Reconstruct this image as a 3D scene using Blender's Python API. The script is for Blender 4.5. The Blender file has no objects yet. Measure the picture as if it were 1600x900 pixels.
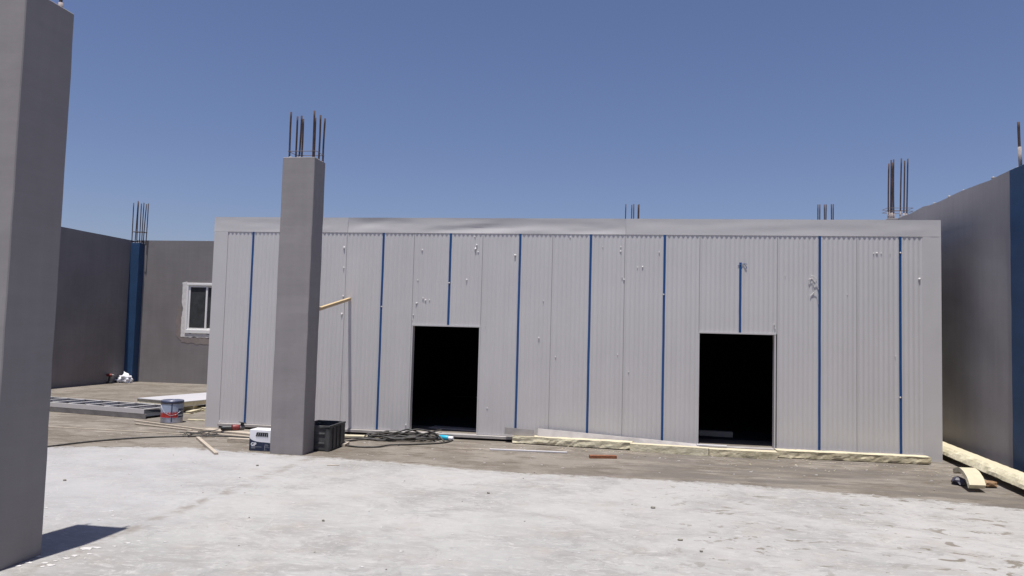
import bpy, bmesh, math, random
from mathutils import Vector, Matrix, noise

# ------------------------------------------------------------------ camera, sky, sun, exposure
SC = bpy.context.scene
COL = SC.collection
F, YAW, PITCH, ROLL, EYE = 1173.04, math.radians(8.344), math.radians(3.3744), math.radians(1.5221), 1.75
fwd = Vector((-math.sin(YAW)*math.cos(PITCH), math.cos(YAW)*math.cos(PITCH), math.sin(PITCH)))
rgt = Vector((math.cos(YAW), math.sin(YAW), 0)); upv = rgt.cross(fwd)
R2 = math.cos(ROLL)*rgt + math.sin(ROLL)*upv
U2 = -math.sin(ROLL)*rgt + math.cos(ROLL)*upv
CAM = Vector((0, 0, EYE))
cd = bpy.data.cameras.new('camera'); cam = bpy.data.objects.new('camera', cd); COL.objects.link(cam)
cd.sensor_width = 36; cd.lens = F/1600*36; cd.clip_end = 3000
M = Matrix((R2, U2, -fwd)).transposed().to_4x4(); M.translation = CAM
cam.matrix_world = M
SC.camera = cam

SUN = Vector((-.13, -.83, 4.13)).normalized()
w = bpy.data.worlds.new('World'); SC.world = w; w.use_nodes = True
nt = w.node_tree; bg = nt.nodes['Background']
sk = nt.nodes.new('ShaderNodeTexSky'); sk.sky_type = 'NISHITA'; sk.sun_disc = False
sk.sun_elevation = math.asin(SUN.z); sk.sun_rotation = math.atan2(SUN.x, SUN.y)
sk.altitude = 100; sk.air_density = 1.0; sk.dust_density = 1.1; sk.ozone_density = 2.6
wbm = nt.nodes.new('ShaderNodeMix'); wbm.data_type = 'RGBA'; wbm.blend_type = 'MULTIPLY'; wbm.inputs[0].default_value = 1
wbm.inputs[7].default_value = (1.0, .935, 1.10, 1)     # the violet cast of the photograph's sky, the same all over
nt.links.new(sk.outputs[0], wbm.inputs[6]); nt.links.new(wbm.outputs[2], bg.inputs[0]); bg.inputs[1].default_value = .071
sl = bpy.data.lights.new('sun', 'SUN'); so = bpy.data.objects.new('sun', sl); COL.objects.link(so)
sl.energy = 5.0; sl.angle = math.radians(.53); sl.color = (1, .965, .91)
so.rotation_euler = SUN.to_track_quat('Z', 'Y').to_euler()
so.location = (0, 0, 30)
SC.view_settings.view_transform = 'Standard'; SC.view_settings.look = 'None'
SC.view_settings.exposure = .27; SC.view_settings.gamma = 1

# photograph measurements turned into places: a pixel of the 1600x900 photograph on a known plane
def ray(x, y): return fwd + R2*((x-800)/F) - U2*((y-450)/F)
def gp(x, y, z=0.0):
    d = ray(x, y); return CAM + d*((z-EYE)/d.z)
def py(x, y, Y):
    d = ray(x, y); return CAM + d*(Y/d.y)
def px_(x, y, X):
    d = ray(x, y); return CAM + d*(X/d.x)

# ------------------------------------------------------------------ materials
def mat(name, col, rough=.7, metal=0.0, var=.12, vscale=3.0, bump=0.0, bscale=60, col2=None, det=4, stretch=(1, 1, 1), spec=.5, streak=0.0, floats=0.0):
    m = bpy.data.materials.new(name); m.use_nodes = True
    n = m.node_tree.nodes; l = m.node_tree.links; b = n['Principled BSDF']
    b.inputs['Roughness'].default_value = rough; b.inputs['Metallic'].default_value = metal
    b.inputs['Specular IOR Level'].default_value = spec
    tc = n.new('ShaderNodeTexCoord'); mp = n.new('ShaderNodeMapping'); mp.inputs['Scale'].default_value = stretch
    l.new(tc.outputs['Object'], mp.inputs['Vector'])
    nz = n.new('ShaderNodeTexNoise'); nz.inputs['Scale'].default_value = vscale; nz.inputs['Detail'].default_value = det; nz.inputs['Roughness'].default_value = .6
    l.new(mp.outputs[0], nz.inputs['Vector'])
    rp = n.new('ShaderNodeValToRGB')
    a = tuple(max(0, c*(1-var)) for c in col); c2 = col2 or tuple(min(1, c*(1+var)) for c in col)
    rp.color_ramp.elements[0].position = .3; rp.color_ramp.elements[1].position = .7
    rp.color_ramp.elements[0].color = (*a, 1); rp.color_ramp.elements[1].color = (*c2, 1)
    l.new(nz.outputs['Fac'], rp.inputs[0])
    out = rp.outputs[0]
    if streak:
        mp2 = n.new('ShaderNodeMapping'); mp2.inputs['Scale'].default_value = (9, 9, .5); l.new(tc.outputs['Object'], mp2.inputs['Vector'])
        n2 = n.new('ShaderNodeTexNoise'); n2.inputs['Scale'].default_value = 1.0; n2.inputs['Detail'].default_value = 5; l.new(mp2.outputs[0], n2.inputs['Vector'])
        r2 = n.new('ShaderNodeMapRange'); r2.inputs[1].default_value = .35; r2.inputs[2].default_value = .7; r2.inputs[3].default_value = 1-streak; r2.inputs[4].default_value = 1+streak*.4
        l.new(n2.outputs['Fac'], r2.inputs[0])
        mx = n.new('ShaderNodeMix'); mx.data_type = 'RGBA'; mx.blend_type = 'MULTIPLY'; mx.inputs[0].default_value = 1
        l.new(out, mx.inputs[6]); l.new(r2.outputs[0], mx.inputs[7]); out = mx.outputs[2]
    if floats:
        mp3 = n.new('ShaderNodeMapping'); mp3.inputs['Scale'].default_value = (1.6, 1.6, 15); l.new(tc.outputs['Object'], mp3.inputs['Vector'])
        n3 = n.new('ShaderNodeTexNoise'); n3.inputs['Scale'].default_value = 1.0; n3.inputs['Detail'].default_value = 6; n3.inputs['Roughness'].default_value = .65; l.new(mp3.outputs[0], n3.inputs['Vector'])
        r3 = n.new('ShaderNodeMapRange'); r3.inputs[1].default_value = .32; r3.inputs[2].default_value = .62; r3.inputs[3].default_value = 1-floats; r3.inputs[4].default_value = 1+floats*.3
        l.new(n3.outputs['Fac'], r3.inputs[0])
        m3 = n.new('ShaderNodeMix'); m3.data_type = 'RGBA'; m3.blend_type = 'MULTIPLY'; m3.inputs[0].default_value = 1
        l.new(out, m3.inputs[6]); l.new(r3.outputs[0], m3.inputs[7]); out = m3.outputs[2]
    l.new(out, b.inputs['Base Color'])
    if bump:
        nb = n.new('ShaderNodeTexNoise'); nb.inputs['Scale'].default_value = bscale; nb.inputs['Detail'].default_value = 5
        l.new(tc.outputs['Object'], nb.inputs['Vector'])
        bp = n.new('ShaderNodeBump'); bp.inputs['Strength'].default_value = bump; bp.inputs['Distance'].default_value = .01
        l.new(nb.outputs['Fac'], bp.inputs['Height']); l.new(bp.outputs[0], b.inputs['Normal'])
    return m

class NG:
    """small wrapper for writing node maths"""
    def __init__(s, name):
        s.m = bpy.data.materials.new(name); s.m.use_nodes = True
        s.n = s.m.node_tree.nodes; s.l = s.m.node_tree.links; s.b = s.n['Principled BSDF']
        s.tc = s.n.new('ShaderNodeTexCoord')
    def _in(s, sock, v):
        if isinstance(v, (int, float)): sock.default_value = v
        elif isinstance(v, tuple): sock.default_value = (*v, 1) if len(v) == 3 and len(sock.default_value) == 4 else v
        else: s.l.new(v, sock)
    def pos(s, scale=(1, 1, 1), rot=0.0):
        mp = s.n.new('ShaderNodeMapping'); mp.inputs['Scale'].default_value = scale; mp.inputs['Rotation'].default_value = (0, 0, rot)
        s.l.new(s.tc.outputs['Object'], mp.inputs['Vector']); return mp.outputs[0]
    def noise(s, vec, scale, det=4, rough=.6, dist=0.0):
        t = s.n.new('ShaderNodeTexNoise'); s.l.new(vec, t.inputs['Vector']); t.inputs['Scale'].default_value = scale
        t.inputs['Detail'].default_value = det; t.inputs['Roughness'].default_value = rough; t.inputs['Distortion'].default_value = dist
        return t.outputs['Fac']
    def voro(s, vec, scale, feat='F1'):
        t = s.n.new('ShaderNodeTexVoronoi'); s.l.new(vec, t.inputs['Vector']); t.inputs['Scale'].default_value = scale; t.feature = feat
        return t.outputs['Distance']
    def rng(s, v, a, b, c=0.0, d=1.0, smooth=True):
        t = s.n.new('ShaderNodeMapRange'); t.interpolation_type = 'SMOOTHSTEP' if smooth else 'LINEAR'
        s.l.new(v, t.inputs[0])
        for i, x in enumerate((a, b, c, d)): t.inputs[i+1].default_value = x
        return t.outputs[0]
    def math(s, op, a, b=0.0):
        t = s.n.new('ShaderNodeMath'); t.operation = op; s._in(t.inputs[0], a); s._in(t.inputs[1], b); return t.outputs[0]
    def mix(s, f, a, b, mode='MIX'):
        t = s.n.new('ShaderNodeMix'); t.data_type = 'RGBA'; t.blend_type = mode
        s._in(t.inputs[0], f); s._in(t.inputs[6], a); s._in(t.inputs[7], b); return t.outputs[2]
    def sep(s):
        t = s.n.new('ShaderNodeSeparateXYZ'); s.l.new(s.tc.outputs['Object'], t.inputs[0]); return t.outputs
    def bump(s, h, strength, dist=.01):
        t = s.n.new('ShaderNodeBump'); t.inputs['Strength'].default_value = strength; t.inputs['Distance'].default_value = dist
        s.l.new(h, t.inputs['Height']); s.l.new(t.outputs[0], s.b.inputs['Normal'])
    def done(s, col, rough=.85):
        s.l.new(col, s.b.inputs['Base Color']); s._in(s.b.inputs['Roughness'], rough); s.b.inputs['Specular IOR Level'].default_value = .3
        return s.m

def brown_colour(g):
    a = g.noise(g.pos(), .9, 6, .62, .4); c = g.noise(g.pos((.7, 2.4, 1), .12), 2.2, 9, .75, .5); d = g.noise(g.pos((.7, 3.2, 1), -.1), 6, 8, .78, .4)
    x, y, z = g.sep()
    col = g.mix(g.rng(a, .40, .60), (.150, .128, .105), (.215, .190, .162))
    col = g.mix(g.rng(c, .50, .60, 0, .85), col, (.108, .088, .068))
    col = g.mix(g.rng(d, .52, .62, 0, .75), col, (.245, .220, .190))
    col = g.mix(g.rng(g.noise(g.pos((.8, 2.6, 1), .2), 3.6, 9, .8, .6), .56, .66, 0, .8), col, (.285, .258, .228))
    wet = g.math('MULTIPLY', g.rng(g.noise(g.pos((.5, 2, 1)), 1.1, 7, .7), .44, .56), g.rng(x, -1.5, 1.2))
    col = g.mix(g.math('MULTIPLY', wet, .7), col, (.112, .100, .092))
    pale = g.math('MULTIPLY', g.rng(g.noise(g.pos((.6, 1.7, 1)), 2.7, 8, .78), .53, .62), g.math('MULTIPLY', g.rng(y, 10.4, 11.2), g.rng(y, 12.2, 11.7)))
    col = g.mix(g.math('MULTIPLY', pale, .6), col, (.34, .295, .255))
    e = g.noise(g.pos((1, 1.5, 1)), 34, 6, .8); col = g.mix(g.rng(e, .45, .75, 0, .5), col, (.085, .073, .060))
    e2 = g.noise(g.pos((1, 1.5, 1), .4), 27, 6, .8); col = g.mix(g.rng(e2, .57, .72, 0, .5), col, (.33, .30, .265))
    return col, d

def ground_mat():
    g = NG('grey_brown_concrete'); col, d = brown_colour(g)
    g.bump(g.noise(g.pos(), 30, 6, .7), .35, .01)
    return g.done(col, .9)

def white_mat():
    g = NG('whitish_concrete'); x, y, z = g.sep()
    big = g.noise(g.pos(), .45, 6, .6, .6); mid = g.noise(g.pos((1, 1.5, 1), .5), 1.7, 8, .68, .5); fine = g.noise(g.pos((1, 2.5, 1), -.3), 7, 8, .75, .8)
    col = g.mix(g.rng(big, .38, .62), (0.280, 0.274, 0.268), (0.348, 0.340, 0.331))
    col = g.mix(g.rng(mid, .45, .62, 0, .7), col, (0.238, 0.227, 0.214))
    swirl = g.noise(g.pos((1, 1.3, 1), .9), 2.3, 9, .8, 1.6); col = g.mix(g.rng(swirl, .50, .63, 0, .75), col, (0.230, 0.223, 0.217))
    col = g.mix(g.rng(fine, .52, .64, 0, .8), col, (0.412, 0.401, 0.387))
    fine2 = g.noise(g.pos((2, 1, 1), .2), 11, 8, .8, 1.0); col = g.mix(g.rng(fine2, .57, .70, 0, .35), col, (.225, .215, .202))
    beige = g.rng(g.noise(g.pos(), 2.0, 7, .75), .50, .70, 0, .55); col = g.mix(beige, col, (0.316, 0.280, 0.248))
    col = g.mix(g.rng(g.noise(g.pos((1, 1.4, 1)), 38, 6, .8), .46, .78, .0, .22), col, (.20, .192, .183))
    chalk = g.math('MULTIPLY', g.rng(g.noise(g.pos((1, 1.2, 1)), .75, 7, .7, .6), .40, .60), g.rng(y, 4.6, 7.6, .15, 1))
    col = g.mix(g.math('MULTIPLY', chalk, .58), col, (.378, .368, .358))
    wisp = g.noise(g.pos((1, .7, 1), .5), 3.4, 9, .8, 1.8); col = g.mix(g.rng(wisp, .55, .66, 0, .45), col, (.405, .393, .38))
    # trowel scratches: thin bent lines where two noises agree
    s1 = g.noise(g.pos((1, .35, 1), .7), 3.2, 3, .5, 2.4); l1 = g.math('ABSOLUTE', g.math('SUBTRACT', s1, .5))
    s2 = g.noise(g.pos((.3, 1, 1), -.4), 4.1, 3, .5, 2.0); l2 = g.math('ABSOLUTE', g.math('SUBTRACT', s2, .47))
    gate = g.rng(g.noise(g.pos(), 1.3, 3), .5, .62)
    ln = g.math('MULTIPLY', g.math('MAXIMUM', g.rng(l1, .001, .006, 1, 0), g.rng(l2, .001, .005, 1, 0)), gate)
    col = g.mix(g.math('MULTIPLY', ln, .45), col, (0.473, 0.442, 0.413))
    # smoother lavender levelling coat left of the slab joint that runs past the columns
    lav = g.math('MULTIPLY', g.rng(g.math('ADD', x, g.rng(g.noise(g.pos(), 1.2, 7, .7), 0, 1, -1.1, 1.1)), -3.3, -5.2), g.rng(y, 5.2, 6.2))
    col = g.mix(g.math('MULTIPLY', g.math('MULTIPLY', lav, g.rng(fine, .3, .6, 1, .35)), .62), col, (0.350, 0.346, 0.366))
    jx = g.math('ABSOLUTE', g.math('ADD', g.math('ADD', x, 4.06), g.rng(g.noise(g.pos(), 2.5, 5), 0, 1, -.12, .12, False)))
    jm = g.math('MULTIPLY', g.rng(jx, .0, .13, 1, 0), g.rng(g.noise(g.pos(), 3.3, 5, .7), .42, .62))
    col = g.mix(g.math('MULTIPLY', jm, .6), col, (0.171, 0.144, 0.116))
    # brown blots of dried mud, mostly on the right
    v = g.noise(g.pos((1, 1.35, 1)), 3.9, 7, .62, .5); vv = g.noise(g.pos((1, 1.3, 1)), 13, 4, .6)
    zone = g.math('MULTIPLY', g.rng(x, -.6, 1.6), g.rng(g.noise(g.pos(), .8, 3), .38, .55))
    bl = g.math('MULTIPLY', g.rng(v, .585, .625), zone); b2 = g.math('MULTIPLY', g.rng(vv, .665, .70), g.rng(x, -2.0, 1.5, .1, 1))
    blot = g.math('MAXIMUM', bl, b2)
    col = g.mix(g.math('MULTIPLY', blot, .8), col, (0.130, 0.108, 0.080))
    # coat thins out towards its ragged edge
    at = g.n.new('ShaderNodeAttribute'); at.attribute_name = 'edge'
    br, d = brown_colour(g)
    ed = g.math('ADD', at.outputs['Fac'], g.rng(g.noise(g.pos((1, 2, 1)), 6, 7, .75), .2, .8, -.6, .6))
    col = g.mix(g.rng(ed, .45, .95), col, br)
    g.bump(g.math('ADD', g.noise(g.pos(), 22, 7, .75), g.math('MULTIPLY', mid, 2.0)), .28, .012)
    return g.done(col, .88)

MT = dict(
    ground=ground_mat(), white=white_mat(),
    paint=mat('grey_wall_paint', (.208, .194, .196), .8, var=.11, vscale=.8, bump=.08, bscale=25, streak=.05, spec=.2, floats=.03),
    wallpaint=mat('right_wall_paint', (.315, .298, .300), .8, var=.10, vscale=.8, bump=.07, bscale=22, spec=.2, streak=.05),
    column=mat('grey_column_paint', (.258, .241, .241), .8, var=.07, vscale=1.2, bump=.09, bscale=22, spec=.2, streak=.03, floats=.035),
    blue=mat('blue_column_paint', (.014, .052, .128), .6, var=.12, vscale=3, bump=.2, bscale=20),
    mortar=mat('raw_mortar', (.33, .31, .30), .95, var=.2, vscale=14, bump=.5, bscale=40),
    panel=mat('coated_panel_steel', (.525, .508, .508), .5, var=.03, vscale=1.1, spec=.35, streak=.03),
    trim=mat('coated_trim_steel', (.505, .488, .488), .5, var=.03, vscale=1.4, spec=.45, bump=.12, bscale=3),
    film=mat('blue_protective_film', (.006, .060, .20), .35, var=.12, vscale=6, spec=.4),
    shade_paint=mat('painted_shade', (.012, .012, .014), .9, var=.2),  # near-black: shade of the rooms and base gap as colour
    joint=mat('dark_joint', (.22, .21, .215), .8),
    foamwhite=mat('white_foam_filler', (.62, .605, .60), .9, var=.06, vscale=30, bump=.6, bscale=60),
    foam=mat('pale_yellow_foam', (.56, .505, .345), .95, var=.15, vscale=9, bump=.7, bscale=35, col2=(.68, .63, .47)),
    foamtop=mat('pale_foam_skin', (.52, .465, .335), .9, var=.08, vscale=6, bump=.4, bscale=30),
    foamdark=mat('aged_foam', (.43, .37, .235), .95, var=.25, vscale=7, bump=.8, bscale=25, col2=(.62, .56, .40)),
    rebar=mat('rusty_rebar', (.055, .032, .030), .85, var=.5, vscale=6, bump=.4, bscale=120),
    wire=mat('tie_wire', (.16, .12, .11), .7),
    concrete_rebar=mat('mortar_coated_bar', (.30, .26, .25), .95, var=.3, vscale=20),
    pvc=mat('white_window_frame', (.78, .77, .76), .35, var=.03),
    plaster=mat('white_plaster_patch', (.66, .635, .62), .9, var=.12, vscale=9, bump=.5, bscale=30),
    flake=mat('plaster_flakes', (.50, .485, .47), .9, var=.2, vscale=20),
    plaster_d=mat('damp_plaster', (.225, .192, .182), .9, var=.12, vscale=5, bump=.3, bscale=30),
    glass=mat('dark_window_glass', (.055, .058, .060), .12, var=.25, vscale=4, spec=.35),
    wood=mat('sawn_wood', (.52, .39, .22), .75, var=.2, vscale=6, stretch=(6, 1, 6), bump=.3, bscale=40),
    palewood=mat('weathered_pale_wood', (.40, .345, .28), .85, var=.18, vscale=7, stretch=(1, 6, 6), bump=.3, bscale=40),
    redwood=mat('red_brown_wood', (.20, .075, .035), .75, var=.4, vscale=12, stretch=(1, 6, 6), bump=.4, bscale=50),
    blackplastic=mat('black_plastic', (.022, .023, .026), .5, var=.3, vscale=7, spec=.5, bump=.1),
    greyplastic=mat('dusty_black_plastic', (.035, .036, .04), .6, var=.45, vscale=5, col2=(.09, .09, .095)),
    cable=mat('black_rubber_cable', (.022, .021, .022), .55, var=.3, vscale=20, col2=(.07, .065, .06)),
    steel=mat('galvanised_steel', (.36, .335, .325), .55, metal=.1, var=.15, vscale=5, bump=.15, col2=(.43, .405, .39)),
    darksteel=mat('mill_steel', (.20, .19, .19), .6, metal=.3, var=.25, vscale=5),
    cardwhite=mat('white_card', (.76, .76, .80), .6, var=.02), navy=mat('navy_print', (.012, .022, .055), .55, var=.1),
    black=mat('black_print', (.012, .012, .014), .6), redprint=mat('red_print', (.42, .03, .025), .45, var=.25, vscale=14),
    bluegrey=mat('pale_blue_label', (.34, .40, .52), .4, var=.1, vscale=10), tin=mat('tin_plate', (.36, .36, .40), .35, metal=.6, var=.2, vscale=8),
    navytin=mat('dark_blue_lid', (.05, .06, .11), .4, var=.2, vscale=8), greyprint=mat('grey_print', (.36, .37, .42), .6),
    rag=mat('white_cloth', (.72, .72, .76), .95, var=.06, vscale=12, bump=.5, bscale=25),
    cyan=mat('cyan_plastic', (.02, .38, .56), .4, var=.08), red=mat('red_tool_plastic', (.19, .03, .028), .45, var=.2, vscale=9),
    board=mat('white_coated_sheet', (.47, .46, .48), .5, var=.04, vscale=2), pebble=mat('grey_pebble', (.22, .20, .17), .9, var=.3, vscale=20),
    rubbish=mat('crumpled_wrapper', (.055, .052, .08), .5, var=.5, vscale=15), orange=mat('tan_wrapper', (.23, .14, .075), .6, var=.3, vscale=15),
)

# ------------------------------------------------------------------ building helpers
def link(name, me, parent=None):
    o = bpy.data.objects.new(name, me); COL.objects.link(o)
    if parent: o.parent = parent
    return o
def tag(o, label=None, cat=None, group=None, kind=None):
    if label: o['label'] = label; kind = kind or 'thing'
    if cat: o['category'] = cat
    if group: o['group'] = group
    if kind: o['kind'] = kind
    return o
def thing(name, label, cat, loc=(0, 0, 0), rz=0.0, group=None):
    o = bpy.data.objects.new(name, None); COL.objects.link(o); o.location = loc; o.rotation_euler = (0, 0, rz); o.empty_display_size = .2
    return tag(o, label, cat, group)

class MB:
    """collects shapes; coordinates are world coordinates minus the origin o"""
    def __init__(s, o=(0, 0, 0)):
        s.bm = bmesh.new(); s.o = Vector(o)
    def v(s, p): return s.bm.verts.new(Vector(p) - s.o)
    def face(s, pts, mi=0):
        f = s.bm.faces.new([s.v(p) for p in pts]); f.material_index = mi; return f
    def box(s, x0, x1, y0, y1, z0, z1, mi=0, bev=0.0):
        vs = [s.v(p) for p in ((x0, y0, z0), (x1, y0, z0), (x1, y1, z0), (x0, y1, z0), (x0, y0, z1), (x1, y0, z1), (x1, y1, z1), (x0, y1, z1))]
        fs = [s.bm.faces.new([vs[i] for i in q]) for q in ((3, 2, 1, 0), (4, 5, 6, 7), (0, 1, 5, 4), (1, 2, 6, 5), (2, 3, 7, 6), (3, 0, 4, 7))]
        for f in fs: f.material_index = mi
        if bev: bmesh.ops.bevel(s.bm, geom=list({e for f in fs for e in f.edges}), offset=bev, segments=1, affect='EDGES')
        return s
    def bar(s, a, b, wd, ht, up=(0, 0, 1), mi=0, bev=0.0):
        """a square bar from a to b: wd across, ht along up"""
        a = Vector(a); b = Vector(b); d = (b-a).normalized(); sd = d.cross(Vector(up)).normalized(); u = sd.cross(d)
        vs = [s.v(p + sd*sx*wd/2 + u*sz*ht/2) for p in (a, b) for sx, sz in ((-1, -1), (1, -1), (1, 1), (-1, 1))]
        fs = [s.bm.faces.new([vs[i] for i in q]) for q in ((0, 1, 2, 3), (7, 6, 5, 4), (0, 4, 5, 1), (1, 5, 6, 2), (2, 6, 7, 3), (3, 7, 4, 0))]
        for f in fs: f.material_index = mi
        if bev: bmesh.ops.bevel(s.bm, geom=list({e for f in fs for e in f.edges}), offset=bev, segments=1, affect='EDGES')
        return s
    def tube(s, pts, r, n=6, mi=0, closed=False):
        pts = [Vector(p) for p in pts]; rings = []
        N = len(pts); u = None
        for i, p in enumerate(pts):
            t = (pts[min(i+1, N-1)] - pts[max(i-1, 0)]).normalized()
            if u is None:
                u = t.orthogonal().normalized()
            else:
                u = (u - t*u.dot(t)); u = u.normalized() if u.length > 1e-6 else t.orthogonal().normalized()
            w_ = t.cross(u); rr = r[i] if isinstance(r, (list, tuple)) else r
            rings.append([s.v(p + (u*math.cos(k*2*math.pi/n) + w_*math.sin(k*2*math.pi/n))*rr) for k in range(n)])
        for a, b in zip(rings, rings[1:]):
            for k in range(n):
                f = s.bm.faces.new((a[k], a[(k+1) % n], b[(k+1) % n], b[k])); f.material_index = mi; f.smooth = True
        for q in (list(reversed(rings[0])), rings[-1]):
            f = s.bm.faces.new(q); f.material_index = mi
        return s
    def lathe(s, c, prof, n=28, axis=None, mi=0):
        """prof: list of (radius, height) along z from c"""
        c = Vector(c); rings = []
        for r, h in prof:
            rings.append([s.v(c + Vector((r*math.cos(k*2*math.pi/n), r*math.sin(k*2*math.pi/n), h))) for k in range(n)])
        for a, b in zip(rings, rings[1:]):
            for k in range(n):
                f = s.bm.faces.new((a[k], a[(k+1) % n], b[(k+1) % n], b[k])); f.material_index = mi; f.smooth = True
        f = s.bm.faces.new(list(reversed(rings[0]))); f.material_index = mi
        f = s.bm.faces.new(rings[-1]); f.material_index = mi
        return s
    def blob(s, c, rx, ry, rz, sub=2, amp=.35, freq=3.0, seed=0, mi=0):
        r = bmesh.ops.create_icosphere(s.bm, subdivisions=sub, radius=1.0)
        c = Vector(c) - s.o; off = Vector((seed*7.31, seed*3.17, seed*1.7))
        for v in r['verts']:
            k = 1 + amp*noise.fractal(v.co*freq*.5 + off, 1.0, 2.0, 3)
            v.co = Vector((v.co.x*rx*k, v.co.y*ry*k, v.co.z*rz*k)) + c
        for f in {f for v in r['verts'] for f in v.link_faces}: f.material_index = mi; f.smooth = True
        return s
    def build(s, name, mats, parent=None, smooth=None):
        bmesh.ops.recalc_face_normals(s.bm, faces=s.bm.faces)
        me = bpy.data.meshes.new(name); s.bm.to_mesh(me); s.bm.free()
        for m_ in (mats if isinstance(mats, (list, tuple)) else [mats]): me.materials.append(MT[m_])
        if smooth is not None:
            for p in me.polygons: p.use_smooth = smooth
        return link(name, me, parent)

def rough_box(o, x0, x1, y0, y1, z0, z1, step, amp, seed=0, freq=3.0, top=0.0, bottom_fixed=True, bev=0.0):
    """a box of small cells whose faces wander a little, with an uneven top"""
    b = MB(o); bm = b.bm
    def ax(a, c): 
        n = max(1, int(round((c-a)/step))); return [a + (c-a)*i/n for i in range(n+1)]
    X, Y, Z = ax(x0, x1), ax(y0, y1), ax(z0, z1); vm = {}
    def vert(i, j, k):
        key = (i, j, k)
        if key not in vm:
            p = Vector((X[i], Y[j], Z[k])); q = p*freq + Vector((seed*5.1, seed*2.3, seed*9.7))
            d = noise.noise_vector(q)*amp
            if k == 0 and bottom_fixed: d.z = 0
            if k == len(Z)-1 and top: d.z += top*noise.fractal(p*6 + Vector((seed, 0, 0)), 1, 2, 4)
            vm[key] = b.v(p + d)
        return vm[key]
    I, J, K = len(X)-1, len(Y)-1, len(Z)-1
    for i in range(I):
        for k in range(K):
            bm.faces.new((vert(i, 0, k), vert(i+1, 0, k), vert(i+1, 0, k+1), vert(i, 0, k+1)))
            bm.faces.new((vert(i, J, k), vert(i, J, k+1), vert(i+1, J, k+1), vert(i+1, J, k)))
        for j in range(J):
            bm.faces.new((vert(i, j, K), vert(i+1, j, K), vert(i+1, j+1, K), vert(i, j+1, K)))
            bm.faces.new((vert(i, j, 0), vert(i, j+1, 0), vert(i+1, j+1, 0), vert(i+1, j, 0)))
    for j in range(J):
        for k in range(K):
            bm.faces.new((vert(0, j, k), vert(0, j, k+1), vert(0, j+1, k+1), vert(0, j+1, k)))
            bm.faces.new((vert(I, j, k), vert(I, j+1, k), vert(I, j+1, k+1), vert(I, j, k+1)))
    return b

def wall_grid(o, xs, zs, holes, y0, y1):
    b = MB(o); nx, nz = len(xs)-1, len(zs)-1
    solid = lambda i, k: 0 <= i < nx and 0 <= k < nz and (i, k) not in holes
    for i in range(nx):
        for k in range(nz):
            if not solid(i, k): continue
            x0, x1, z0, z1 = xs[i], xs[i+1], zs[k], zs[k+1]
            b.face(((x0, y0, z0), (x1, y0, z0), (x1, y0, z1), (x0, y0, z1))); b.face(((x0, y1, z1), (x1, y1, z1), (x1, y1, z0), (x0, y1, z0)))
            if not solid(i-1, k): b.face(((x0, y0, z0), (x0, y0, z1), (x0, y1, z1), (x0, y1, z0)))
            if not solid(i+1, k): b.face(((x1, y0, z0), (x1, y1, z0), (x1, y1, z1), (x1, y0, z1)))
            if not solid(i, k-1): b.face(((x0, y0, z0), (x0, y1, z0), (x1, y1, z0), (x1, y0, z0)))
            if not solid(i, k+1): b.face(((x0, y0, z1), (x1, y0, z1), (x1, y1, z1), (x0, y1, z1)))
    bmesh.ops.remove_doubles(b.bm, verts=b.bm.verts, dist=1e-5)
    return b

rnd = random.Random(7)

# ------------------------------------------------------------------ ground
gb = MB(); gb.face(((-400, -200, 0), (400, -200, 0), (400, 600, 0), (-400, 600, 0)))
tag(gb.build('concrete_ground', 'ground'), kind='structure')

BND = [(-60, 9.3), (-14, 9.3), (-7.816, 9.47), (-7.19, 9.74), (-5.995, 10.01), (-4.772, 9.875), (-4.016, 9.837), (-2.9, 9.712), (-1.32, 9.45), (-.05, 9.497), (1.03, 9.5), (2.46, 9.308), (3.76, 9.116), (4.31, 8.886), (5.245, 8.62)]
def bnd(x):
    for (a, ya), (b_, yb) in zip(BND, BND[1:]):
        if a <= x <= b_: return ya + (yb-ya)*(x-a)/(b_-a)
    return BND[-1][1]
wb = bmesh.new(); lay = wb.loops.layers.color.new('edge')
xs_ = [-60, -30, -18, -14] + [-14 + .04*i for i in range(1, 481)] + [5.245]
rows = [(0, 1.0), (.12, .75), (.38, .45), (1.0, 0.0), (2.5, 0), (6, 0), (14, 0), (50, 0)]
grid = []
for x in xs_:
    e = bnd(x) + .05*noise.fractal(Vector((x*2.2, 3.1, 0)), .9, 2, 5) + .03*noise.noise(Vector((x*13, 0, 8)))
    grid.append([wb.verts.new((x, e - d, .004)) for d, c in rows])
for a, b_ in zip(grid, grid[1:]):
    for k in range(len(rows)-1):
        f = wb.faces.new((a[k], a[k+1], b_[k+1], b_[k]))
        for lp in f.loops:
            kk = k if lp.vert in (a[k], b_[k]) else k+1; c = rows[kk][1]; lp[lay] = (c, c, c, 1)
bmesh.ops.recalc_face_normals(wb, faces=wb.faces)
me = bpy.data.meshes.new('whitish_concrete_floor'); wb.to_mesh(me); wb.free(); me.materials.append(MT['white'])
tag(link('whitish_concrete_floor', me), kind='structure')

# ------------------------------------------------------------------ yard walls
def lumps(b, pts, r, seed, mi=0):
    for i, p in enumerate(pts): b.blob(p, r*(.7+.6*rnd.random()), r*(.7+.5*rnd.random()), r*(.4+.3*rnd.random()), 1, .5, 3, seed+i, mi)

t = thing('boundary_wall', 'long shaded dark grey boundary wall at the left, running back to the blue corner pillar', 'wall', (-14.5, 10, 0))
rough_box(t.location, -14.62, -14.4, -2, 20.72, 0, 4.17, .42, .006, 1, 1.2).build('wall', 'paint', t, False)
wl = t

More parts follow.
